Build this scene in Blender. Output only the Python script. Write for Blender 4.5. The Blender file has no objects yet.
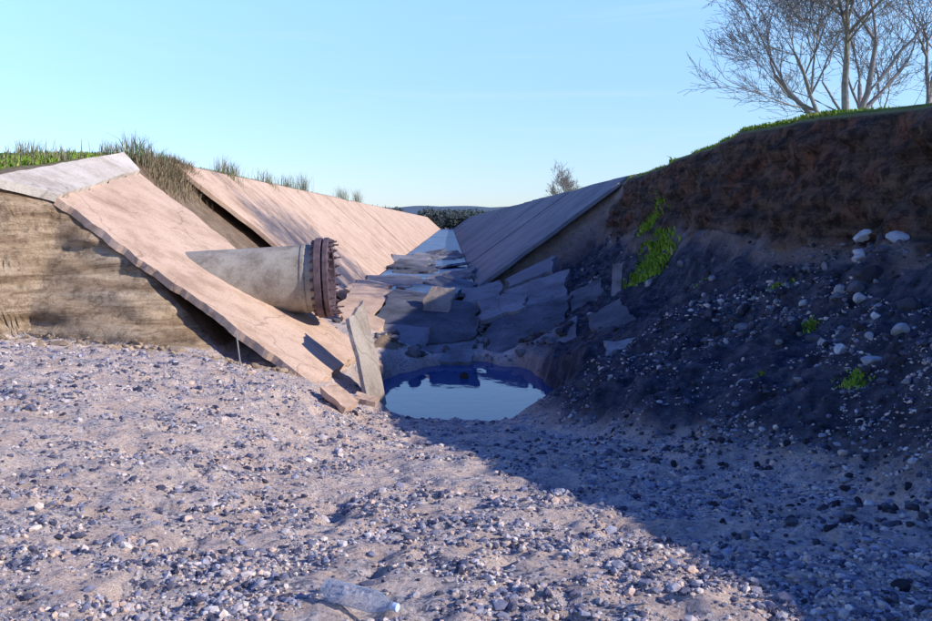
import bpy, math, random
import numpy as np
from mathutils import Vector, Quaternion
random.seed(7); rng=np.random.default_rng(7)
scene=bpy.context.scene
V=Vector
# ------------------------------------------------------------ noise
def _h(ix,iy,iz,seed):
    a=(ix.astype(np.int64)*374761393+iy.astype(np.int64)*668265263+iz.astype(np.int64)*1274126177+seed*974634777)&0xffffffff
    a=((a^(a>>13))*1274126177)&0xffffffff
    a=((a^(a>>16))*2246822519)&0xffffffff
    a=a^(a>>15)
    return (a&0xffffff)/float(0xffffff)*2-1
def vn(x,y,z=0.0,seed=0):
    x=np.asarray(x,float);y=np.asarray(y,float);z=np.asarray(z,float)+np.zeros_like(x)
    x=x+y*0
    fx=np.floor(x);fy=np.floor(y);fz=np.floor(z)
    u=x-fx;v=y-fy;w=z-fz
    u=u*u*(3-2*u);v=v*v*(3-2*v);w=w*w*(3-2*w)
    r=0
    for dx in (0,1):
        for dy in (0,1):
            for dz in (0,1):
                r=r+_h(fx+dx,fy+dy,fz+dz,seed)*(u if dx else 1-u)*(v if dy else 1-v)*(w if dz else 1-w)
    return r
def fbm(x,y,z=0.0,o=4,seed=0):
    r=0;a=1.0;f=1.0;s=0
    for i in range(o):
        r=r+a*vn(np.asarray(x)*f+i*17.3,np.asarray(y)*f+i*9.1,np.asarray(z)*f,seed+i);s+=a;a*=.5;f*=2.03
    return r/s
def ss(x,a,b):
    t=np.clip((np.asarray(x,float)-a)/(b-a),0,1);return t*t*(3-2*t)
def smax(a,b,k=.12):
    h=np.clip(.5+.5*(a-b)/k,0,1);return b*(1-h)+a*h+k*h*(1-h)
I=np.interp
# ------------------------------------------------------------ terrain height
def crest_x(y):
    n=.22*fbm(np.asarray(y)*.5,np.zeros_like(np.asarray(y,float)),o=3,seed=5)*(1-ss(y,30,34))
    return np.where(y>16,6.8-.0177*y,I(y,[-60,-30,0,8,13,16],[9.1,8.6,7.6,7.1,6.75,6.52]))+n
def crest_z(y):
    return I(y,[-30,8,13,17.6,20.6,26.7,32,60],[3.25,3.3,3.33,3.62,3.69,3.45,3.3,3.3])
def ytop(x): return I(x,[-40,-12,-7.7,-7.1,-2.4,-1.5],[13,14.6,15.5,15.95,14.2,14.0])+.10*vn(x*.9,x*0,seed=8)*(np.asarray(x)<-7.2)
def yrun(x): return I(x,[-8,-5,-2.4],[1.5,1.15,.15])
def slabz(x,y): return -.87-.6*(x+2.41)+.06*(y-14)
def H(x,y,full=False):
    x=np.asarray(x,float);y=np.asarray(y,float)
    X=x+.0177*y
    G=I(y,[-60,2.5,5,8,12,14.3,16,20,24,28,34,400],[.1,0,-.25,-.66,-1.2,-1.48,-1.5,-1.45,-1.25,-1.1,-.97,-.97])
    G=G+I(x,[-40,-14,-9,-7.2,-4.2,-2.4,-1.5,-.8],[3.0,2.4,1.3,1.2,1.0,.6,.15,0])*ss(y,2,13)*(1-ss(y,20,26))
    G=G+.10*fbm(x*.55,y*.55,seed=21)*ss(y,2,7)*(1-ss(y,12,14))
    G=G+.42*np.exp(-((x-2.5)/.75)**2-((y-15.0)/1.2)**2)
    xr=crest_x(y);zc=crest_z(y);t=xr-x
    tt=t+.3*fbm(x*.6,y*.6,seed=31)*ss(t,.2,1.5)+1.0*ss(y,16,19.5)*ss(t,.75,2.2)
    cl=np.clip(t/.75,0,1);cl=np.where(cl<.2,cl*.3,.06+(cl-.2)*(.94/.8))
    low=I(tt,[.75,1.5,4.2,5.5,7,10],[1.35,.85,-.55,-1.1,-1.75,-3.2])
    R=np.where(t<.75,zc*(1-cl)+1.35*cl,low)
    R=R+.34*fbm(x*.9,y*.9,o=4,seed=33)*ss(t,.3,1.2)*(1-ss(t,4.5,6.5))
    prof=I(X,[-70,-8.4,-7.6,-3.2,1.0,6.8,7.6,90],[3.3,3.3,3.12,-.98,-.98,3.17,3.3,3.3])
    wr=ss(y,33.5,35.5)
    R=R*(1-wr)+np.where(X>-1,prof,-5)*wr
    P=slabz(x,y)-.16
    cap=I(y,[12,15,22,30],[2.25,2.33,3.22,3.25])
    P=np.minimum(P,cap+.08*fbm(x,y,seed=3))
    PL=np.where(X<0,prof,-5)
    w=ss(y,21,24.5)
    L=np.minimum(P,PL+.0)*(1-w)+PL*w
    L=L-.42*ss(y,20.5,23)*(1-ss(y,26.5,31))*ss(x,-8.2,-7.2)
    yt=ytop(x);run=yrun(x)
    c=np.clip((y-(yt-run))/run,0,1)
    n=c*3.2+.7*fbm(x*.45,y*.2,o=3,seed=40)
    c2=np.clip((np.floor(n)+ss(n-np.floor(n),.3,.95))/3.2,0,1)
    c=np.clip(.5*c+.5*c2,0,1)*np.where(c<=0,0,1)
    c=np.where((y-yt)>=0,1,c)
    Lm=G+np.maximum(L-G,0)*c
    Z=smax(Lm,R,.12)
    Z=np.where(Lm>R+.4,Lm,Z)
    an=np.arctan2((y-17.3)/3.1,(x-.02)/1.75)
    q=np.sqrt(((x-.02)/1.83)**2+((y-17.2)/3.25)**2)+.07*np.sin(an*3+.6)+.04*np.sin(an*7)+.06*vn(x*2.5,y*1.8,seed=44)
    pw=1-ss(q,.86,1.12)
    Z=Z*(1-pw)+np.minimum(Z,-2.0)*pw
    hw=1-ss(np.sqrt(((x-2.72)/.32)**2+((y-14.3)/.24)**2),.6,1.0)
    Z=Z-.42*hw
    grav=(1-ss(y,15,22))*(1-ss(Lm-G,.05,.3))*(1-ss(R-G,0.1,.6))
    dist=ss(y,-4,0)
    pit=vn(x*4.3,y*4.3,seed=57)
    Z=Z+grav*(.035*fbm(x*2.2,y*2.2,o=3,seed=51)+.028*vn(x*6.5,y*6.5,seed=55)+.018*vn(x*15,y*15,seed=56)-.045*ss(pit,.35,.8))*dist
    bank=ss(R-G,.0,.4)*ss(t,.7,1.0)*(1-wr)
    Z=Z+bank*(.12*fbm(x*2.2,y*2.2,o=4,seed=61)+.05*vn(x*7,y*7,seed=62)+.02*vn(x*15,y*15,seed=63))
    flat=np.maximum(ss(-t,.3,1.5),ss(-X,8.2,10)*c)
    Z=Z+flat*.07*fbm(x*.8,y*.8,seed=71)
    e=ss(y,330,420);Z=Z*(1-e)+e*3.2
    Z=Z+ss(y,500,1300)*(17+16*vn(x/260.,y/600.,seed=90)+7*vn(x/90.,y/300.,seed=91))
    if full:
        cliffR=ss(t,0.02,.15)*(1-ss(t+.25*vn(y*1.3,x*0,seed=66),.75,1.4))*(1-wr)
        cliffL=((Lm-G)>.08)*(c<.98)*(c>0.02)*(x<-2)
        earthL=((Lm-G)>.08)*(c>=.98)*(1-ss(y,500,600))
        grass=np.clip(np.maximum(ss(-t,-.16,-.04),ss(-X,7.9,8.6)*(c>.95)*ss(y,13,17)),0,1)*(1-ss(y,400,500))
        bank=np.maximum(bank,pw*.8)
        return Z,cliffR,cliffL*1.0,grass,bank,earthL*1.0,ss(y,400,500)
    return Z
def Hs(x,y): return float(H(np.array([x]),np.array([y]))[0])
# ------------------------------------------------------------ materials
def mat(name):
    m=bpy.data.materials.new(name);m.use_nodes=True
    nt=m.node_tree;b=nt.nodes["Principled BSDF"];b.inputs["Roughness"].default_value=.9
    b.inputs["Specular IOR Level"].default_value=.25
    return m,nt,b
def N(nt,t,**k):
    n=nt.nodes.new(t)
    for a,v in k.items(): setattr(n,a,v)
    return n
def ramp(nt,fac,stops):
    r=N(nt,"ShaderNodeValToRGB");el=r.color_ramp.elements
    while len(el)<len(stops): el.new(.5)
    for e,(p,c) in zip(el,stops): e.position=p;e.color=(*c,1)
    nt.links.new(fac,r.inputs[0]);return r.outputs[0]
def coords(nt,scale=(1,1,1)):
    g=N(nt,"ShaderNodeNewGeometry");mp=N(nt,"ShaderNodeMapping");mp.inputs["Scale"].default_value=scale
    nt.links.new(g.outputs["Position"],mp.inputs[0]);return mp.outputs[0]
def noise(nt,co,s,d=5,r=.6,dist=0):
    n=N(nt,"ShaderNodeTexNoise");n.inputs["Scale"].default_value=s;n.inputs["Detail"].default_value=d
    n.inputs["Roughness"].default_value=r;n.inputs["Distortion"].default_value=dist
    nt.links.new(co,n.inputs["Vector"]);return n.outputs["Fac"]
def vor(nt,co,s,feature='F1'):
    n=N(nt,"ShaderNodeTexVoronoi");n.feature=feature;n.inputs["Scale"].default_value=s;nt.links.new(co,n.inputs["Vector"]);return n
def mix(nt,f,a,b,bt='MIX'):
    m=N(nt,"ShaderNodeMix",data_type='RGBA',blend_type=bt)
    for i,v in ((0,f),(6,a),(7,b)):
        if isinstance(v,(int,float)): m.inputs[i].default_value=v
        elif isinstance(v,tuple): m.inputs[i].default_value=(*v,1)
        else: nt.links.new(v,m.inputs[i])
    return m.outputs[2]
def bump(nt,b,h,st=.5,dist=.05,prev=None):
    n=N(nt,"ShaderNodeBump");n.inputs["Strength"].default_value=st;n.inputs["Distance"].default_value=dist
    nt.links.new(h,n.inputs["Height"])
    if prev is not None: nt.links.new(prev,n.inputs["Normal"])
    nt.links.new(n.outputs[0],b.inputs["Normal"]);return n.outputs[0]

def terrain_mat():
    m,nt,b=mat("ground_material")
    co=coords(nt)
    A=N(nt,"ShaderNodeAttribute",attribute_name="mask");sep=N(nt,"ShaderNodeSeparateColor");nt.links.new(A.outputs["Color"],sep.inputs[0])
    A2=N(nt,"ShaderNodeAttribute",attribute_name="mask2");sep2=N(nt,"ShaderNodeSeparateColor");nt.links.new(A2.outputs["Color"],sep2.inputs[0])
    n1=noise(nt,co,1.6,6,.65);sand=ramp(nt,n1,[(.3,(.66,.49,.39)),(.5,(.85,.66,.54)),(.7,(.93,.77,.64))])
    v=vor(nt,co,42);vc=N(nt,"ShaderNodeSeparateColor");nt.links.new(v.outputs["Color"],vc.inputs[0])
    st=ramp(nt,vc.outputs[0],[(0,(.14,.14,.19)),(.3,(.42,.39,.42)),(.7,(.76,.64,.58)),(1,(.88,.8,.74))])
    pm=ramp(nt,noise(nt,co,4,4,.75),[(.47,(0,0,0)),(.6,(1,1,1))])
    grav=mix(nt,pm,sand,st)
    grav=mix(nt,.65,grav,ramp(nt,noise(nt,co,30,5,.78),[(.37,(.12,.12,.19)),(.47,(1,1,1))]),'MULTIPLY')
    cs=coords(nt,(.5,.5,4.5));n2=noise(nt,cs,1.1,7,.65,.6)
    cliff=ramp(nt,n2,[(.3,(.2,.125,.08)),(.42,(.40,.27,.16)),(.55,(.62,.45,.29)),(.72,(.76,.61,.43))])
    cliff=mix(nt,.7,cliff,ramp(nt,noise(nt,co,5,6,.78),[(.36,(.25,.22,.2)),(.53,(1,1,1))]),'MULTIPLY')
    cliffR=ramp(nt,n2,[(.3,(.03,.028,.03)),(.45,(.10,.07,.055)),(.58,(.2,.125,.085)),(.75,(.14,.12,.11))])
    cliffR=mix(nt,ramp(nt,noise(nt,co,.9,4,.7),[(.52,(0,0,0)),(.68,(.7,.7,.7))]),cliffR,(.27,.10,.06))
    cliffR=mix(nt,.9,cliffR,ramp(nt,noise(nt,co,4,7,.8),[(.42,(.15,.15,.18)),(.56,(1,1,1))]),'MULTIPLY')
    tal=ramp(nt,noise(nt,co,3.2,7,.75),[(.36,(.016,.02,.034)),(.5,(.052,.06,.09)),(.64,(.14,.145,.18))])  # talus: the bank's dark blue shade is put into its colour
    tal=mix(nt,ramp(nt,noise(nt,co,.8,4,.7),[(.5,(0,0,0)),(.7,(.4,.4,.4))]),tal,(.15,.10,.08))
    gr=ramp(nt,noise(nt,co,1.5,6,.7),[(.3,(.09,.14,.025)),(.55,(.17,.26,.04)),(.75,(.25,.22,.09))])
    c=mix(nt,sep2.outputs[1],grav,ramp(nt,noise(nt,co,2.5,6,.7),[(.3,(.2,.13,.08)),(.7,(.42,.3,.2))]))
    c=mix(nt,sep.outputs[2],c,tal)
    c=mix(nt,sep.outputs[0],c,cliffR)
    c=mix(nt,sep2.outputs[0],c,cliff)
    c=mix(nt,sep.outputs[1],c,gr)
    c=mix(nt,sep2.outputs[2],c,(.10,.14,.18))  # distant haze painted as a blue-grey tint on the far hills
    nt.links.new(c,b.inputs["Base Color"])
    p=bump(nt,b,v.outputs["Distance"],.5,.015)
    p=bump(nt,b,noise(nt,co,9,8,.75),.9,.10,p)
    bump(nt,b,n2,.8,.16,p)
    return m
def concrete(name,c1,c2,c3,rough=.9,sc=1.,crack=.5,st=.25):
    m,nt,b=mat(name);co=coords(nt)
    n=noise(nt,co,.35*sc,9,.7,.2);col=ramp(nt,n,[(.3,c1),(.5,c2),(.7,c3)])
    col=mix(nt,.45,col,ramp(nt,noise(nt,co,24*sc,4,.8),[(.34,(.45,.42,.4)),(.52,(1,1,1))]),'MULTIPLY')
    col=mix(nt,st,col,ramp(nt,noise(nt,co,1.4*sc,7,.8),[(.4,(.5,.45,.4)),(.52,(1,1,1))]),'MULTIPLY')
    wco=N(nt,"ShaderNodeVectorMath",operation='ADD')
    nn=N(nt,"ShaderNodeTexNoise");nn.inputs["Scale"].default_value=1.3;nt.links.new(co,nn.inputs["Vector"])
    nt.links.new(co,wco.inputs[0]);nt.links.new(nn.outputs["Color"],wco.inputs[1])
    ve=vor(nt,wco.outputs[0],.3,'DISTANCE_TO_EDGE')
    ck=ramp(nt,ve.outputs["Distance"],[(.0,(.3,.27,.25)),(.008,(1,1,1))])
    col=mix(nt,crack,col,ck,'MULTIPLY')
    nt.links.new(col,b.inputs["Base Color"]);b.inputs["Roughness"].default_value=rough
    bump(nt,b,noise(nt,co,26,4,.6),.35,.015);return m
def simple(name,stops,s=4,rough=.9,bs=.3,bd=.02,metal=0,attr=False):
    m,nt,b=mat(name);co=coords(nt);col=ramp(nt,noise(nt,co,s,6,.7),stops)
    if attr:
        A=N(nt,"ShaderNodeAttribute",attribute_name="Col");col=mix(nt,1.0,A.outputs["Color"],ramp(nt,noise(nt,co,s,4,.7),[(.3,(.6,.6,.6)),(.65,(1,1,1))]),'MULTIPLY')
    nt.links.new(col,b.inputs["Base Color"]);b.inputs["Roughness"].default_value=rough;b.inputs["Metallic"].default_value=metal
    if bs: bump(nt,b,noise(nt,co,s*5,5,.7),bs,bd)
    return m
M_ter=terrain_mat()
M_con=concrete("concrete_lining_material",(.50,.33,.225),(.66,.46,.325),(.74,.54,.40),st=.4)
M_lip=concrete("pale_concrete_material",(.52,.44,.35),(.66,.58,.48),(.76,.68,.58),st=.4)
M_conR=concrete("shaded_concrete_material",(.13,.14,.17),(.21,.225,.26),(.30,.31,.34))  # darker, bluer copy of the lining concrete, with shade in its colour
M_floor=concrete("wet_shaded_floor_material",(.06,.09,.15),(.12,.18,.30),(.22,.28,.40),rough=.4,st=.7)  # wet concrete, with the blue of sky-lit shade painted into it
M_rub=concrete("shaded_broken_concrete_material",(.05,.055,.07),(.12,.125,.15),(.24,.24,.26),st=.6)  # debris slabs: dark blue shade is part of the base colour
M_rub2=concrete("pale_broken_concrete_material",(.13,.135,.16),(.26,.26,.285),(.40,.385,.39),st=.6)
M_lean=concrete("leaning_slab_material",(.26,.21,.17),(.4,.34,.28),(.52,.45,.38),st=.5)
M_pipe=concrete("pipe_material",(.24,.20,.16),(.42,.37,.30),(.58,.53,.46),rough=.7,sc=1.8,crack=0,st=.6)
M_rust=simple("rusted_flange_material",[(.3,(.07,.045,.055)),(.55,(.15,.10,.11)),(.75,(.24,.17,.16))],6,.8,.5,.02)
M_stone=simple("gravel_stone_material",[(0,(1,1,1))],30,.9,0,0,0,True)
M_rock=simple("rock_material",[(0,(1,1,1))],9,.9,.5,.03,0,True)
M_grass=simple("grass_material",[(0,(1,1,1))],3,.8,0,0,0,True)
M_bark=simple("bark_material",[(.3,(.2,.17,.16)),(.7,(.42,.37,.35))],8,.9,.4,.02)
M_metal=simple("steel_rod_material",[(.3,(.3,.3,.3)),(.7,(.5,.5,.5))],8,.5,0,0,.6)
# ------------------------------------------------------------ mesh helpers
def link(o): scene.collection.objects.link(o);return o
def fastmesh(name,verts,faces,material,cols=None,smooth=False,attrs=None):
    k=faces.shape[1];me=bpy.data.meshes.new(name)
    me.vertices.add(len(verts));me.vertices.foreach_set("co",verts.astype(np.float32).ravel())
    me.loops.add(faces.size);me.loops.foreach_set("vertex_index",faces.astype(np.int32).ravel())
    me.polygons.add(len(faces));me.polygons.foreach_set("loop_start",(np.arange(len(faces))*k).astype(np.int32))
    me.polygons.foreach_set("use_smooth",np.full(len(faces),smooth))
    me.update(calc_edges=True)
    for nm,c in (attrs or ({"Col":cols} if cols is not None else {})).items():
        a=me.attributes.new(nm,'FLOAT_COLOR','POINT')
        cc=np.ones((len(verts),4),np.float32);cc[:,:3]=c;a.data.foreach_set("color",cc.ravel())
    me.materials.append(material);me.validate()
    return link(bpy.data.objects.new(name,me))
def pymesh(name,v,f,material,smooth=False,parent=None):
    me=bpy.data.meshes.new(name);me.from_pydata([tuple(p) for p in v],[],f);me.update()
    me.materials.append(material)
    if smooth:
        for p in me.polygons:p.use_smooth=True
    o=link(bpy.data.objects.new(name,me))
    if parent:o.parent=parent
    return o
# ------------------------------------------------------------ ground sheet
def axis(segs):
    out=[]
    for a,b_,s in segs: out+=list(np.arange(a,b_-1e-6,s))
    return out
xs=axis([(-9.5,-2.4,.055),(-2.4,5.2,.04),(5.2,7.6,.03),(7.6,9.5,.1)])
g=[];d=.15;p=9.5
while p<2600: g.append(p);p+=d;d*=1.18
xs=np.array([-q for q in g[::-1]][:-1]+xs+g)
ys=axis([(2.6,8,.03),(8,13.0,.05),(13.0,16.4,.024),(16.4,24,.065),(24,40,.15)])
gb=[];d=.08;p=2.6
while p>-600: p-=d;gb.append(p);d*=1.2
gf=[];d=.25;p=40
while p<3200: gf.append(p);p+=d;d*=1.09
ys=np.array(gb[::-1]+ys+gf)
XX,YY=np.meshgrid(xs,ys)
Z,cR,cL,gS,bk,eL,fr=H(XX,YY,True)
dx=cR*(.5*fbm(YY*1.1,Z*2.0,XX*.3,o=5,seed=101)-.24*np.abs(vn(YY*2.4,Z*3,seed=102)))
dy=-cL*(.26*fbm(XX*.5,Z*2.6,YY*.1,o=3,seed=103)+.03*vn(XX*.8,Z*7,seed=104))
VX=XX+dx*ss(crest_z(YY)-Z,.05,.4);VY=YY+dy
verts=np.stack([VX,VY,Z],-1).reshape(-1,3)
nx,ny=len(xs),len(ys)
idx=np.arange(nx*ny).reshape(ny,nx)
faces=np.stack([idx[:-1,:-1],idx[:-1,1:],idx[1:,1:],idx[1:,:-1]],-1).reshape(-1,4)
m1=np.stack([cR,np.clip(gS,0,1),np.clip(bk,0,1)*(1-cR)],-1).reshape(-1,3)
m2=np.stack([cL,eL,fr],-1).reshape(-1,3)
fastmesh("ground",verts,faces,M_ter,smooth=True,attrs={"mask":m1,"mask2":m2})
# ------------------------------------------------------------ stones
ph=(1+5**.5)/2
ico=np.array([(-1,ph,0),(1,ph,0),(-1,-ph,0),(1,-ph,0),(0,-1,ph),(0,1,ph),(0,-1,-ph),(0,1,-ph),(ph,0,-1),(ph,0,1),(-ph,0,-1),(-ph,0,1)])/math.sqrt(1+ph*ph)
icf=np.array([(0,11,5),(0,5,1),(0,1,7),(0,7,10),(0,10,11),(1,5,9),(5,11,4),(11,10,2),(10,7,6),(7,1,8),(3,9,4),(3,4,2),(3,2,6),(3,6,8),(3,8,9),(4,9,5),(2,4,11),(6,2,10),(8,6,7),(9,8,1)])
def subdiv(v,f):
    v=list(map(tuple,v));c={};nf=[]
    def mid(a,b):
        k=(min(a,b),max(a,b))
        if k not in c:
            m=(np.array(v[a])+np.array(v[b]))/2;m/=np.linalg.norm(m);v.append(tuple(m));c[k]=len(v)-1
        return c[k]
    for a,b,d in f:
        x,y,z=mid(a,b),mid(b,d),mid(d,a);nf+=[(a,x,z),(b,y,x),(d,z,y),(x,y,z)]
    return np.array(v),np.array(nf)
ico2,icf2=subdiv(ico,icf)
def stones(name,x,y,s,col,material,base=(ico,icf),jit=.25,sink=.2,flat=.65,z=None,lump=0):
    bv,bf=base;n=len(x);k=len(bv)
    z=H(x,y) if z is None else z
    P=np.repeat(bv[None],n,0)
    if lump:
        for i in range(7):
            nn=rng.normal(0,1,(n,1,3));nn/=np.linalg.norm(nn,axis=2,keepdims=True)
            dd=(P*nn).sum(-1,keepdims=True);lim=rng.uniform(.45,.8,(n,1,1));P=P-nn*np.maximum(dd-lim,0)
    P=P*(1+jit*rng.uniform(-1,1,(n,k,1)))
    sc=rng.uniform(.6,1.25,(n,1,3));sc[:,:,2]*=flat;P=P*sc
    a=rng.uniform(0,6.28,n);b=rng.uniform(-.5,.5,n)
    ca,sa,cb,sb=np.cos(a)[:,None],np.sin(a)[:,None],np.cos(b)[:,None],np.sin(b)[:,None]
    X,Y,Zz=P[...,0],P[...,1],P[...,2]
    Y,Zz=Y*cb-Zz*sb,Y*sb+Zz*cb
    X,Y=X*ca-Y*sa,X*sa+Y*ca
    P=np.stack([X,Y,Zz],-1)*s[:,None,None]
    P+=np.stack([x,y,z+s*sink],-1)[:,None]
    F=(bf[None]+np.arange(n)[:,None,None]*k).reshape(-1,3)
    return fastmesh(name,P.reshape(-1,3),F,material,cols=np.repeat(col,k,0))
n=160000
y=2.2*np.exp(rng.uniform(0,1,n)*math.log(15.5/2.2));x=rng.uniform(-1,1,n)*(.66*y+.8)
dens=fbm(x*3.4,y*3.4,o=3,seed=200)+.5*fbm(x*.5,y*.5,o=2,seed=201)
keep=(rng.uniform(0,1,n)<np.clip(.30+dens*1.9,.04,1))&(x<5.2)&~((x<-2.1)&(y>13.2))&~((np.abs(x)<1.7)&(y>14.2))
keep&=~((np.abs(x+.43)<.25)&(np.abs(y-4.02)<.13)&(rng.uniform(0,1,n)<.6))
x=x[keep];y=y[keep];n=len(x)
s=np.clip(rng.lognormal(math.log(.0058),.55,n),.003,.024)*(1+y/9)
pal=np.array([(.14,.14,.20),(.26,.26,.34),(.42,.41,.47),(.62,.55,.54),(.84,.70,.60),(.88,.79,.7),(.08,.08,.12),(.78,.57,.45)])
col=pal[rng.choice(8,n,p=[.20,.18,.15,.13,.11,.03,.12,.08])]*rng.uniform(.8,1.1,(n,1))
stones("gravel",x,y,s,col,M_stone)
n=11000
y=rng.uniform(4,33,n);t=.8+rng.beta(1.4,1.6,n)*4.8;x=crest_x(y)-t
w=np.where(y<15,1.0,.4);k=(rng.uniform(0,1,n)<w*(.5+1.5*fbm(x*.8,y*.8,seed=210)))
x=x[k];y=y[k];t=t[k];n=len(x)
s=np.clip(rng.lognormal(math.log(.03),.62,n),.013,.15);s=np.where((t>3.2)&(y<16),np.minimum(s,.045),s)
pal=np.array([(.04,.04,.055),(.08,.08,.10),(.14,.14,.17),(.26,.26,.29),(.42,.42,.44)])
pr=np.where((s>.06)[:,None],[[.22,.32,.25,.14,.07]],[[.34,.30,.2,.12,.04]])
ci=np.array([rng.choice(5,p=q) for q in pr]);col=pal[ci]*rng.uniform(.8,1.15,(n,1))
stones("rubble_rocks",x,y,s,col,M_rock,base=(ico2,icf2),jit=.06,sink=.15,flat=.8,lump=1)
bx=[(4.55,10.2,.09),(4.2,9.4,.12),(4.9,10.8,.10),(3.6,9.8,.07),(3.25,10.6,.08),(4.6,9.6,.11),(5.5,12.6,.13),(5.1,11.7,.09),(4.0,11.6,.08),(4.1,9.9,.09),(5.9,12.4,.15),(4.7,12.6,.08),(3.5,12.2,.07),(5.9,13.4,.16),(-.05,18.6,.13),(5.3,12.0,.08),(5.6,12.9,.1),(4.4,9.9,.07),(4.6,11.1,.12),(5.0,12.1,.12),(4.3,10.9,.1)]
bx=np.array(bx);bz=H(bx[:,0],bx[:,1]);bz[14]=-1.62
bc=np.array([(.48,.48,.5)]*len(bx))*rng.uniform(.6,1.3,(len(bx),1));bc[14]=(.05,.05,.05)
stones("boulders",bx[:,0],bx[:,1],bx[:,2],bc,M_rock,base=(ico2,icf2),jit=.05,sink=.3,flat=.8,lump=1,z=bz)
n=420;x=rng.uniform(-9,-2.6,n);y=ytop(x)-yrun(x)-rng.exponential(.3,n)+.15
stones("earth_clods",x,y,np.clip(rng.lognormal(math.log(.035),.5,n),.01,.14),np.array([(.5,.37,.25)])*rng.uniform(.6,1.2,(n,1)),M_rock,base=(ico2,icf2),jit=.08,lump=1)
# ------------------------------------------------------------ slabs
def slab(name,pts,th,material,sub=10,jag=.05,wob=.012,seed=0,parent=None,sub2=None):
    a,b,c,d=[np.array(p,float) for p in pts]
    nrm=np.cross(b-a,d-a);nrm/=np.linalg.norm(nrm)
    if nrm[2]<0 : nrm=-nrm
    sub2=sub2 or sub
    U,W=np.meshgrid(np.linspace(0,1,sub+1),np.linspace(0,1,sub2+1))
    U=U[...,None];W=W[...,None]
    P=(a*(1-U)+b*U)*(1-W)+(d*(1-U)+c*U)*W
    ex=(b-a)/np.linalg.norm(b-a);ey=(d-a)/np.linalg.norm(d-a)
    n1=fbm(W[...,0]*sub2*.35+seed,U[...,0]*2,o=3,seed=seed+1);n2=fbm(U[...,0]*sub*.35+seed,W[...,0]*2,o=3,seed=seed+2)
    P=P+ex*(n1*jag)[...,None]+ey*(n2*jag)[...,None]+nrm*(fbm(U[...,0]*3,W[...,0]*3,seed=seed+3)*wob)[...,None]
    Bm=P-nrm*th+ex*(vn(W[...,0]*sub2*.9,U[...,0]*2,seed=seed+5)*th*.3)[...,None]+ey*(vn(U[...,0]*sub*.9,W[...,0]*2,seed=seed+6)*th*.3)[...,None]
    Wd=sub+1;Nn=Wd*(sub2+1)
    vs=np.concatenate([P.reshape(-1,3),Bm.reshape(-1,3)]);f=[]
    for j in range(sub2):
        for i in range(sub):
            q=[j*Wd+i,j*Wd+i+1,(j+1)*Wd+i+1,(j+1)*Wd+i]
            f.append(q);f.append([Nn+k for k in q[::-1]])
    for i in range(sub):
        f.append([i+1,i,Nn+i,Nn+i+1]);k=sub2*Wd+i;f.append([k,k+1,Nn+k+1,Nn+k])
    for j in range(sub2):
        k=j*Wd;f.append([k,k+Wd,Nn+k+Wd,Nn+k]);k=j*Wd+sub;f.append([k+Wd,k,Nn+k,Nn+k+Wd])
    return pymesh(name,vs,f,material,parent=parent)
A=(-7.74,21.5,2.79);B=(-7.08,15.8,2.04);C=(-2.3,13.95,-.95);D=(-2.0,17.5,-.9)
slab("collapsed_concrete_slab",[B,C,D,A],.13,M_con,60,.09,.07,3,sub2=50)
E=(-7.9,15.0,2.36);F=(-8.4,22.3,3.33)
slab("concrete_crest_slab",[E,(-7.1,15.78,2.08),(-7.76,21.5,2.84),F],.15,M_lip,8,.04,.02,4,sub2=40)
def lining(name,rows,th,ylist,edge_fn,material,jz=.02,gap=.02,seed=0):
    r=np.random.default_rng(seed);vs=[];fs=[]
    for j in range(len(rows)-1):
        (X0,z0),(X1,z1)=rows[j],rows[j+1]
        L=math.hypot(X1-X0,z1-z0);nx_,nz_=-(z1-z0)/L,(X1-X0)/L
        if nz_<0:nx_,nz_=-nx_,-nz_
        for i in range(len(ylist)-1):
            ya,yb=ylist[i],ylist[i+1]
            g=gap/L if j>0 else 0
            q=[]
            for (s,yy) in ((g,ya+gap),(1,ya+gap),(1,yb-gap),(g,yb-gap)):
                X=X0+(X1-X0)*s;z=z0+(z1-z0)*s
                if i==0 and yy==ya+gap: yy+=edge_fn(X)
                q.append([X,yy,z])
            o=r.normal(0,jz)*(1 if ya<90 else .5);tilt=r.normal(0,jz)
            nb=len(vs)
            sub=14 if ya<60 else 1
            for W in range(sub+1):
                for U in range(sub+1):
                    u,w=U/sub,W/sub
                    p=[(q[0][k]*(1-u)+q[1][k]*u)*(1-w)+(q[3][k]*(1-u)+q[2][k]*u)*w for k in range(3)]
                    e=o+tilt*w
                    if i==0 and W==0: p[1]+=float(vn(np.array([u*11.]),np.array([j*3.]),seed=seed))*.25
                    vs.append((p[0]-.0177*p[1]+nx_*e,p[1],p[2]+nz_*e))
            m=(sub+1)**2
            for k in range(m):
                t_=vs[nb+k];vs.append((t_[0]-nx_*th,t_[1],t_[2]-nz_*th))
            W1=sub+1
            for W in range(sub):
                for U in range(sub):
                    a=nb+W*W1+U;f=[a,a+1,a+W1+1,a+W1];fs.append(f);fs.append([k+m for k in f[::-1]])
            for U in range(sub):
                a=nb+U;fs.append([a+1,a,a+m,a+m+1]);a=nb+sub*W1+U;fs.append([a,a+1,a+m+1,a+m])
                a=nb+U*W1;fs.append([a,a+W1,a+W1+m,a+m]);a=nb+U*W1+sub;fs.append([a+W1,a,a+m,a+W1+m])
    return pymesh(name,vs,fs,material)
ylL=[25]+[37+9*i for i in range(34)]
lining("concrete_canal_lining",[(-3.2,-.8),(-7.6,3.2),(-8.2,3.36)],.12,ylL,
       lambda X: float(I(X,[-7.6,-5.2,-3.2],[0,4.2,3.2])),M_con,seed=11,jz=.010,gap=.012)
ylR=[33.8]+[38+4.5*i for i in range(68)]
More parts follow.
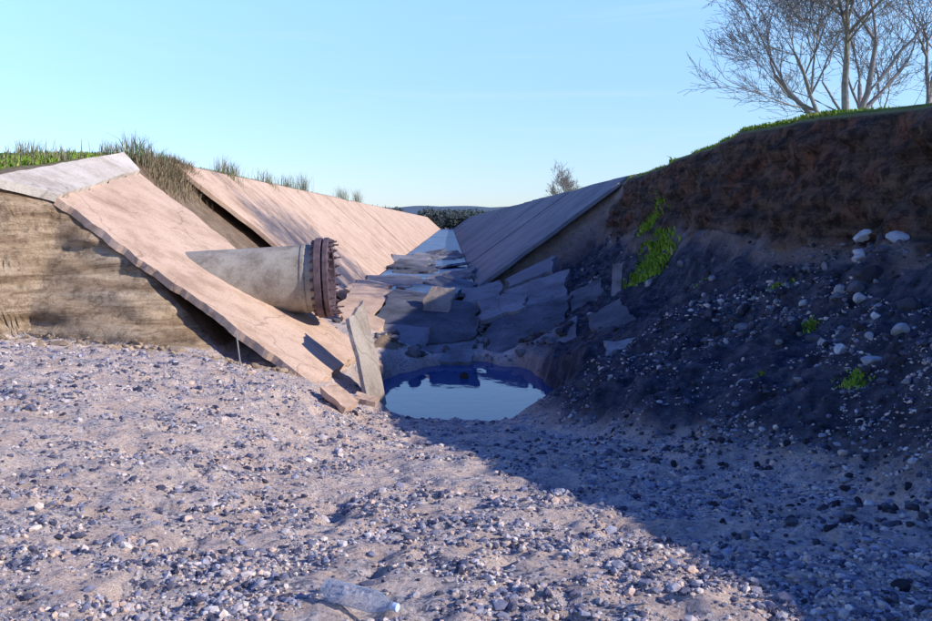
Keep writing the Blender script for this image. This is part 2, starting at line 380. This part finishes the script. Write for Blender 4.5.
lining("concrete_canal_lining",[(1.0,-.8),(6.8,3.35),(7.3,3.45)],.14,ylR,
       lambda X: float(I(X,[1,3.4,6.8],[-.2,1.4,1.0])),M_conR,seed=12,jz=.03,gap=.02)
ylF=[30]+[40+13*i for i in range(24)]
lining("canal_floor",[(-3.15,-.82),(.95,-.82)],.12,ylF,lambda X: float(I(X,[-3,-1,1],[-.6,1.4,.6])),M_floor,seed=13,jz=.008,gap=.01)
def S(pts,th=.14,m=M_rub,seed=0,jag=.16,name="broken_concrete_slab"): return slab(name,pts,th,m,14,jag,.02,seed)
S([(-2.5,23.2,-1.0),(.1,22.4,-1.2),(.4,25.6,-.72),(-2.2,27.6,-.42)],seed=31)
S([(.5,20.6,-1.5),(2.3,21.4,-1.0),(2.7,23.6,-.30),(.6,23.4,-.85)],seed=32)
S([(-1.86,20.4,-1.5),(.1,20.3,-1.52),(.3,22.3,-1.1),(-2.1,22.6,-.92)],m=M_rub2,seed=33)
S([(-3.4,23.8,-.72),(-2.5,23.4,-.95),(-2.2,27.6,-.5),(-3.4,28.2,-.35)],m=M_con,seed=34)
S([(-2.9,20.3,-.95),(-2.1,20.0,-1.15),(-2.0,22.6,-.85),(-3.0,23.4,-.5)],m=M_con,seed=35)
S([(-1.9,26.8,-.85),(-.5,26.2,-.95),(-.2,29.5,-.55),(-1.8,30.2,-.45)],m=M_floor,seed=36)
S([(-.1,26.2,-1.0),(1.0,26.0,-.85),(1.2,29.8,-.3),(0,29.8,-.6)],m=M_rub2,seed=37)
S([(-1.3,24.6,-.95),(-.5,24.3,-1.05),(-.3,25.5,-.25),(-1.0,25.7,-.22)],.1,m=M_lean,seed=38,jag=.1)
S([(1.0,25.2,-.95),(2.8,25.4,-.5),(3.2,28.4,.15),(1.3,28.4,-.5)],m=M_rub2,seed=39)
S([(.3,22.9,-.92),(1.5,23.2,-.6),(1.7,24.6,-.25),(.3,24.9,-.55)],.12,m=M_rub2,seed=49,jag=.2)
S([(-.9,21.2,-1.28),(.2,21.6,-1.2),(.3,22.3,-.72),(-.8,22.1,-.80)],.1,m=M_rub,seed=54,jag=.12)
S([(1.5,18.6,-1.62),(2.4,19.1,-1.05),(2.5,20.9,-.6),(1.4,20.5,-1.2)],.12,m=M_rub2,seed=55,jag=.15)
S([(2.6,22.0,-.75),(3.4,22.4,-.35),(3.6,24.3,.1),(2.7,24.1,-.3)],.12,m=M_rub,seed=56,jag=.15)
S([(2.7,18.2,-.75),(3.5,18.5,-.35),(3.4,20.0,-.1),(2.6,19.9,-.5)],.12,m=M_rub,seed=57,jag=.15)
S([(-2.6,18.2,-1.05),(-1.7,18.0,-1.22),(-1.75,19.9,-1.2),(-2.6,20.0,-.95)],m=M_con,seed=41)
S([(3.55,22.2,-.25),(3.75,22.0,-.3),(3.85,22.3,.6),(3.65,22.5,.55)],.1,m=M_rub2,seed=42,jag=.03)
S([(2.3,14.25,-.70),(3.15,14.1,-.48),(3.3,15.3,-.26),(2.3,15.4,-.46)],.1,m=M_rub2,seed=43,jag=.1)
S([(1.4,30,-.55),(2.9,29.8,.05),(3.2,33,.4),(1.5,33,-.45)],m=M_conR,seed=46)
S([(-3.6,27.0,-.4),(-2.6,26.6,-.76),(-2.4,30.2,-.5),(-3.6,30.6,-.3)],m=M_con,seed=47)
# slabs heaved up along the channel floor, further upstream
rs=random.Random(5)
for i in range(15):
    yy=30.5+i*2.6+rs.uniform(-.6,.6);xx=-1.1+rs.uniform(-1.5,1.5)-.0177*yy;w_=rs.uniform(.6,1.2);l_=rs.uniform(.8,1.7);a_=rs.uniform(-.5,.5);z0=-.74+rs.uniform(-.02,.05);tl=rs.uniform(.0,.32);tx=rs.uniform(-.18,.18)
    ca,sa=math.cos(a_),math.sin(a_);P4=[]
    for (u,v) in ((-1,-1),(1,-1),(1,1),(-1,1)):
        P4.append((xx+u*w_*ca-v*l_*sa,yy+u*w_*sa+v*l_*ca,z0+tl*(v+1)/2+tx*u))
    S(P4,.12,m=rs.choice([M_rub2,M_rub2,M_conR,M_rub]),seed=60+i,jag=.18)
n=700;x=rng.uniform(-3,2.6,n);y=rng.uniform(20,31,n)
stones("concrete_rubble",x,y,np.clip(rng.lognormal(math.log(.06),.6,n),.02,.25),np.array([(.15,.145,.15)])*rng.uniform(.5,1.6,(n,1)),M_rock,base=(ico2,icf2),jit=.05,lump=1,sink=.3)
slab("leaning_concrete_slab",[(-1.50,14.35,-1.45),(-1.33,15.3,-1.5),(-1.80,15.95,.2),(-1.98,15.3,.0)],.07,M_lean,10,.09,.02,50)
h=Hs(-1.85,12.6)
slab("concrete_chunk",[(-2.05,12.7,h+.24),(-1.62,12.35,h+.02),(-1.5,12.7,h+.06),(-1.9,12.95,h+.27)],.09,M_con,6,.08,.02,51)
slab("concrete_chunk",[(-1.6,12.9,h+.08),(-1.3,12.8,h+.02),(-1.25,13.1,h+.03),(-1.55,13.2,h+.1)],.07,M_con,6,.06,.02,52)
# ------------------------------------------------------------ pipe
def lathe(name,prof,material,parent,seg=48,smooth=True):
    vs=[];fs=[]
    for (r,z) in prof:
        for k in range(seg):
            a=k/seg*2*math.pi;vs.append((r*math.cos(a),r*math.sin(a),z))
    for j in range(len(prof)-1):
        for k in range(seg):
            fs.append([j*seg+k,j*seg+(k+1)%seg,(j+1)*seg+(k+1)%seg,(j+1)*seg+k])
    o=pymesh(name,vs,fs,material,smooth,parent)
    if smooth:
        mo=o.modifiers.new("e",'EDGE_SPLIT');mo.split_angle=math.radians(35)
    return o
pipe=link(bpy.data.objects.new("large_flanged_pipe",None))
ax=V((.985,.05,.055)).normalized();pipe.location=(-2.68,17.3,.54)
pipe.rotation_mode='QUATERNION';pipe.rotation_quaternion=ax.to_track_quat('Z','Y')
R0=.64
lathe("pipe_body",[(R0,-5),(R0,-2.2),(R0+.004,-2.15),(R0,-2.1),(R0,-.12),(R0-.06,-.12),(R0-.06,-5)],M_pipe,pipe)
lathe("weld_ring",[(R0,-.42),(R0+.02,-.40),(R0+.02,-.34),(R0,-.32)],M_pipe,pipe)
lathe("flange",[(R0-.05,-.15),(R0+.11,-.15),(R0+.12,-.14),(R0+.12,-.03),(R0+.11,-.02),(R0-.0,-.02),(R0,.02),(R0+.12,.02),(R0+.12,.10),(R0+.10,.12),(R0-.08,.12),(R0-.09,-.6)],M_rust,pipe)
nb=24
for k in range(nb):
    a=k/nb*2*math.pi;cx,cy=(R0+.055)*math.cos(a),(R0+.055)*math.sin(a)
    L=random.uniform(.03,.13)
    o=lathe("bolt_%d"%(k+1),[(0,-.22),(.034,-.22),(.034,-.155),(.018,-.155),(.018,.122),(.036,.122),(.036,.165),(.018,.165),(.018,.165+L),(0,.165+L)],M_rust,pipe,seg=6,smooth=False)
    o.location=(cx,cy,0)
o=lathe("marker_rod",[(0,0),(.012,0),(.012,.55),(0,.55)],M_metal,None,seg=8);o.location=(-3.45,13.9,Hs(-3.45,13.9)-.05);o.rotation_euler=(.05,-.12,0)
# ------------------------------------------------------------ water
m,nt,b=mat("water_material");b.inputs["Base Color"].default_value=(.015,.075,.22,1);b.inputs["Roughness"].default_value=.03;b.inputs["IOR"].default_value=1.2;b.inputs["Specular IOR Level"].default_value=.5
b.inputs["Specular Tint"].default_value=(.45,.7,1,1)
bump(nt,b,noise(nt,coords(nt),3,3,.5),.1,.03)
vs=[(0,17.3,-1.6)];fs=[]
for k in range(64):
    a=k/64*2*math.pi;vs.append((.1+2.2*math.cos(a),17.3+3.6*math.sin(a),-1.6))
for k in range(64): fs.append([0,1+k,1+(k+1)%64])
pymesh("pool_water",vs,fs,m)
# ------------------------------------------------------------ bottle
m,nt,b=mat("clear_plastic_material");b.inputs["Base Color"].default_value=(.86,.92,1,1);b.inputs["Roughness"].default_value=.08;b.inputs["Transmission Weight"].default_value=.92;b.inputs["IOR"].default_value=1.2;b.inputs["Specular IOR Level"].default_value=.8
m2,_,b2=mat("bottle_cap_material");b2.inputs["Base Color"].default_value=(.6,.7,.85,1);b2.inputs["Roughness"].default_value=.4
bot=link(bpy.data.objects.new("plastic_bottle",None))
pr=[(0,.012),(.02,.004),(.036,0),(.042,.008)]
for i in range(9):
    pr+=[(.043,.02+i*.022),(.0395,.027+i*.022),(.043,.034+i*.022)]
pr+=[(.043,.225),(.040,.25),(.030,.28),(.019,.305),(.0135,.318),(.0135,.34),(0.0125,.34)]
inner=[(max(r-.0012,0),zz) for r,zz in pr[::-1]]
lathe("bottle_body",pr+inner,m,bot,seg=32)
lathe("bottle_cap",[(0,.345),(.0155,.345),(.0155,.326),(.0137,.326)],m2,bot,seg=20,smooth=False)
lathe("neck_ring",[(.0137,.316),(.018,.316),(.018,.320),(.0137,.320)],m,bot,seg=20,smooth=False)
bd=V((.86,-.50,.0)).normalized()
zb_=max(Hs(-.64+.05*i,4.14-.029*i) for i in range(7))
bot.location=(-.64,4.14,zb_+.042);bot.rotation_mode='QUATERNION';bot.rotation_quaternion=bd.to_track_quat('Z','Y');bot.scale=(1.15,1.15,1.15)
# ------------------------------------------------------------ grass & weeds
def blades(name,x,y,z,h,col,wd,lean=.45,mat_=M_grass):
    n=len(x);a=rng.uniform(0,6.28,n);l=rng.normal(0,lean,n)*h;la=rng.uniform(0,6.28,n)
    w=np.stack([np.cos(a),np.sin(a),np.zeros(n)],-1)*(wd[:,None]/2)
    P0=np.stack([x,y,z],-1);mid=P0+np.stack([np.cos(la)*l*.35,np.sin(la)*l*.35,h*.6],-1);tip=P0+np.stack([np.cos(la)*l,np.sin(la)*l,h*(1-.2*np.abs(l/h))],-1)
    Vv=np.stack([P0-w,P0+w,mid+w*.8,mid-w*.8,tip],1).reshape(-1,3)
    base=np.arange(n)[:,None]*5
    Fc=np.concatenate([base+np.array([[0,1,2]]),base+np.array([[0,2,3]]),base+np.array([[3,2,4]])])
    return fastmesh(name,Vv,Fc,mat_,cols=np.repeat(col,5,0))
def gcol(n,dry=.25):
    g1=np.array([.12,.24,.02]);g2=np.array([.34,.50,.05]);d=np.array([.42,.33,.18])
    t=rng.uniform(0,1,(n,1));c=g1*(1-t)+g2*t;k=rng.uniform(0,1,n)<dry;c[k]=d*rng.uniform(.6,1.2,(k.sum(),1));return c
n=26000
y=14.8+rng.exponential(16,n);X=-8.0-rng.exponential(1.3,n);X=np.where(y<23,X-.35*1,X);x=X-.0177*y
k=(fbm(x*.9,y*.9,seed=300)>-.15)&(y<130)&(y>ytop(x)+.1)
x=x[k];y=y[k];n=len(x)
blades("grass_verge",x,y,H(x,y)-.02,rng.uniform(.04,.16,n)*(1+.3*(y>30)),gcol(n,.35),rng.uniform(.012,.03,n)*(1+y/60))
n=34000
y=6+rng.exponential(14,n);x=crest_x(y)+rng.exponential(.8,n)-.06
k=(fbm(x*.9,y*.6,seed=310)>-.0-.2*ss(y,14,18))&(y<120);x=x[k];y=y[k];n=len(x)
blades("grass_verge",x,y,H(x,y)-.02,rng.uniform(.03,.09,n)*(1+.4*(y>14)),gcol(n,.15),rng.uniform(.012,.03,n)*(1+y/60),lean=.7)
def patch(name,cx,cy,rx,ry,n,hh=.12):
    x=cx+rng.normal(0,rx,n);y=cy+rng.normal(0,ry,n)
    blades(name,x,y,H(x,y),rng.uniform(.4,1,n)*hh,gcol(n,.1),rng.uniform(.015,.035,n),lean=.9)
n=6500;t=rng.uniform(0,.84,n);x=4.5+1.5*t+rng.normal(0,.14,n)*(1.6-t*.6);y=22+6.6*t+rng.normal(0,.25,n)
k=fbm(x*2,y*2,seed=320)>-.3;x=x[k];y=y[k];n=len(x)
blades("creeping_plant",x,y,H(x,y),rng.uniform(.06,.26,n),gcol(n,.02)*1.2,rng.uniform(.03,.08,n),lean=.9)
for (a,b_,c,nn) in [(4.87,14.1,.11,200),(4.5,11.9,.06,150),(3.95,9.2,.07,220),(3.4,10.7,.05,110),(4.3,16.5,.10,110)]:
    patch("weed_patch",a,b_,c,c,nn,.08)
patch("weed_patch",-7.7,13.9,.2,.2,300,.16)
def weed(x,y,z,hh,n=60,col=(.3,.25,.17),spread=.35):
    xs_=x+rng.normal(0,spread*.4,n);ys_=y+rng.normal(0,spread*.4,n)
    c=np.array([col])*rng.uniform(.6,1.3,(n,1));g_=rng.uniform(0,1,n)<.35;c[g_]=np.array([.14,.2,.05])
    blades("dry_weed",xs_,ys_,H(xs_,ys_)-.02,rng.uniform(.4,1.,n)*hh,c,rng.uniform(.008,.022,n),lean=.35)
for q in [(-8.3,23.0,.85,200),(-8.0,23.8,.6,160),(-8.6,22.2,.5,140),(-9.6,17.8,.9,60),(-8.1,25.5,.5,120),(-8.2,31,.9,130),(-8.6,33,.7,100),(-8.4,38,.8,100),(-8.7,44,.9,110),(-9.4,52,1.4,120),(-9,66,1.3,120),(-9.6,80,1.6,120),(8.5,40,.5,80),(7.6,60,.9,90),(-8.9,19.5,.4,90),(-10.2,21,.5,120)]:
    weed(q[0],q[1],0,q[2],q[3],spread=.6)
n=3000;t=rng.uniform(0,1,n);y=22.6+t*4+rng.normal(0,.2,n);x=-7.75-.02*y+.35+rng.normal(0,.22,n)
blades("dry_weed",x,y,H(x,y)-.02,rng.uniform(.08,.4,n),np.array([(.36,.27,.16)])*rng.uniform(.5,1.2,(n,1)),rng.uniform(.01,.025,n),lean=.6)
# ------------------------------------------------------------ trees
def bare_tree(name,base,stems,rnd,maxd=6,twig=.006,kids=(3,4)):
    vs=[];fs=[]
    def tube(pts,rad,sides):
        nb=len(vs)
        for i,(p,r) in enumerate(zip(pts,rad)):
            d=(pts[min(i+1,len(pts)-1)]-pts[max(i-1,0)]).normalized()
            u=d.orthogonal().normalized();w=d.cross(u)
            for k in range(sides):
                a=k/sides*2*math.pi;vs.append(p+(u*math.cos(a)+w*math.sin(a))*r)
        for i in range(len(pts)-1):
            for k in range(sides):
                fs.append([nb+i*sides+k,nb+i*sides+(k+1)%sides,nb+(i+1)*sides+(k+1)%sides,nb+(i+1)*sides+k])
    def grow(p,d,L,r,dep):
        n=5 if dep<2 else (4 if dep<4 else 3);pts=[p];rad=[r];q=p.copy();dd=d.copy()
        r1=max(r*.5,twig)
        for i in range(n):
            dd=(dd+V((rnd.gauss(0,.12),rnd.gauss(0,.12),rnd.gauss(.03,.08)))*(1+dep*.18)).normalized()
            q=q+dd*(L/n);pts.append(q.copy());rad.append(r+(r1-r)*(i+1)/n)
        tube(pts,rad,8 if dep<2 else (5 if dep<3 else 3))
        if dep>=maxd: return
        k=rnd.randint(*kids)
        for c in range(k):
            j=rnd.randint(1 if dep else 2,n);j=n if c==0 else j
            ang=rnd.uniform(.3,.75) if c else rnd.uniform(.05,.3)
            pd=(pts[j]-pts[j-1]).normalized();o=pd.orthogonal();o.rotate(Quaternion(pd,rnd.uniform(0,6.28)))
            nd=(pd*math.cos(ang)+o*math.sin(ang)).normalized();nd.z+=.08;nd.normalize()
            grow(pts[j],nd,L*rnd.uniform(.58,.8),max(rad[j]*rnd.uniform(.55,.8),twig),dep+1)
    for (d,L,r) in stems: grow(V(base),V(d).normalized(),L,r,0)
    return pymesh(name,vs,fs,M_bark,True)
rd=random.Random(12)
zb=Hs(11.3,27)
bare_tree("bare_tree",(11.3,27,zb-.1),[((-.38,.1,1),3.4,.12),((-.08,-.1,1),3.8,.15),((.2,.1,1),3.6,.13),((.5,.1,1),3.2,.12),((-.8,-.1,.85),2.9,.09)],rd,6,.0062)
bare_tree("bare_tree",(14.4,28,Hs(14.4,28)-.1),[((-.22,.1,1),3.4,.14),((.3,-.1,1),3.2,.13)],rd,5,.008)
bare_tree("bare_tree",(11.2,104,3.1),[((-.3,0,1),1.6,.06),((.25,.2,1),1.7,.07),((-.05,-.2,1),1.9,.08),((.6,0,.8),1.3,.05),((-.7,0,.7),1.2,.05)],rd,5,.010)
def bushes(name,items,col):
    Ps=[];Fs=[];Cs=[];o=0
    for (cx,cy,cz,rx,rz,nn) in items:
        u=rng.normal(0,1,(nn,3));u/=np.linalg.norm(u,axis=1)[:,None];u*=rng.uniform(.35,1,(nn,1))**.5
        c=np.array([cx,cy,cz])+u*np.array([rx,rx*.7,rz]);sz=rng.uniform(.08,.2,(nn,1,1))*rz*1.2
        T=rng.normal(0,1,(nn,3,3))*sz;Ps.append((c[:,None]+T).reshape(-1,3));Fs.append(np.arange(nn*3).reshape(-1,3)+o);o+=nn*3
        Cs.append(np.repeat(np.array([col])*rng.uniform(.5,1.5,(nn,1)),3,0))
    return fastmesh(name,np.concatenate(Ps),np.concatenate(Fs),M_grass,cols=np.concatenate(Cs))
it=[]
for i in range(60):
    x=rng.uniform(-70,75);y=rng.uniform(300,360);r=rng.uniform(1.3,3.4);it.append((x,y,3.0+r*.4,r*1.8,r*rng.uniform(.5,.9),240))
for i in range(26):
    x=rng.uniform(-14,12);y=rng.uniform(305,330);r=rng.uniform(1.4,3.0);it.append((x,y,1.6+r*.3,r*1.9,r*1.1,260))
bushes("distant_bushes",it,(.09,.11,.11))
# ------------------------------------------------------------ light, sky, camera
el=math.radians(28.5);az=math.atan2(.95,-.30)
sd=V((math.sin(az)*math.cos(el),math.cos(az)*math.cos(el),math.sin(el)))
sun=bpy.data.lights.new("sun",'SUN');sun.energy=5.0;sun.angle=math.radians(.5);sun.color=(1,.94,.86)
so=link(bpy.data.objects.new("sun",sun));so.rotation_mode='QUATERNION';so.rotation_quaternion=sd.to_track_quat('Z','Y');so.location=(20,-5,20)
w=bpy.data.worlds.new("World");scene.world=w;w.use_nodes=True;nt=w.node_tree;bg=nt.nodes["Background"]
sky=N(nt,"ShaderNodeTexSky");sky.sky_type='NISHITA';sky.sun_disc=False;sky.sun_elevation=el;sky.sun_rotation=az
sky.air_density=1.0;sky.dust_density=.1;sky.ozone_density=1.6;sky.altitude=50
tc=N(nt,"ShaderNodeTexCoord");mp=N(nt,"ShaderNodeMapping");mp.inputs["Scale"].default_value=(1.2,1.2,18);mp.inputs["Rotation"].default_value=(0,.09,0)
nt.links.new(tc.outputs["Generated"],mp.inputs[0])
sx=N(nt,"ShaderNodeSeparateXYZ");nt.links.new(tc.outputs["Generated"],sx.inputs[0])
tint=ramp(nt,sx.outputs[2],[(0,(.31,.37,.56)),(.06,(.37,.44,.62)),(.15,(.48,.565,.70)),(.26,(.66,.77,.90)),(.42,(.22,.36,.76)),(.75,(.10,.22,.60))])
sc_=N(nt,"ShaderNodeVectorMath",operation='MULTIPLY');nt.links.new(sky.outputs[0],sc_.inputs[0]);nt.links.new(tint,sc_.inputs[1])
sc2=N(nt,"ShaderNodeVectorMath",operation='SCALE');nt.links.new(sc_.outputs[0],sc2.inputs[0]);sc2.inputs["Scale"].default_value=2.2
nf=noise(nt,mp.outputs[0],1.6,6,.6,.5);cf=ramp(nt,nf,[(.54,(0,0,0)),(.8,(.3,.3,.3))])
c=mix(nt,cf,sc2.outputs[0],(5.4,6.1,6.6))
nt.links.new(c,bg.inputs[0]);bg.inputs[1].default_value=.15
cam=bpy.data.cameras.new("camera");cam.sensor_width=36;cam.lens=35;cam.shift_y=-.095;cam.clip_end=6000;cam.clip_start=.05
co=link(bpy.data.objects.new("camera",cam));co.location=(0,0,1.6);co.rotation_euler=(math.radians(90),0,0)
scene.camera=co
scene.view_settings.view_transform='Standard';scene.view_settings.look='None';scene.view_settings.exposure=0
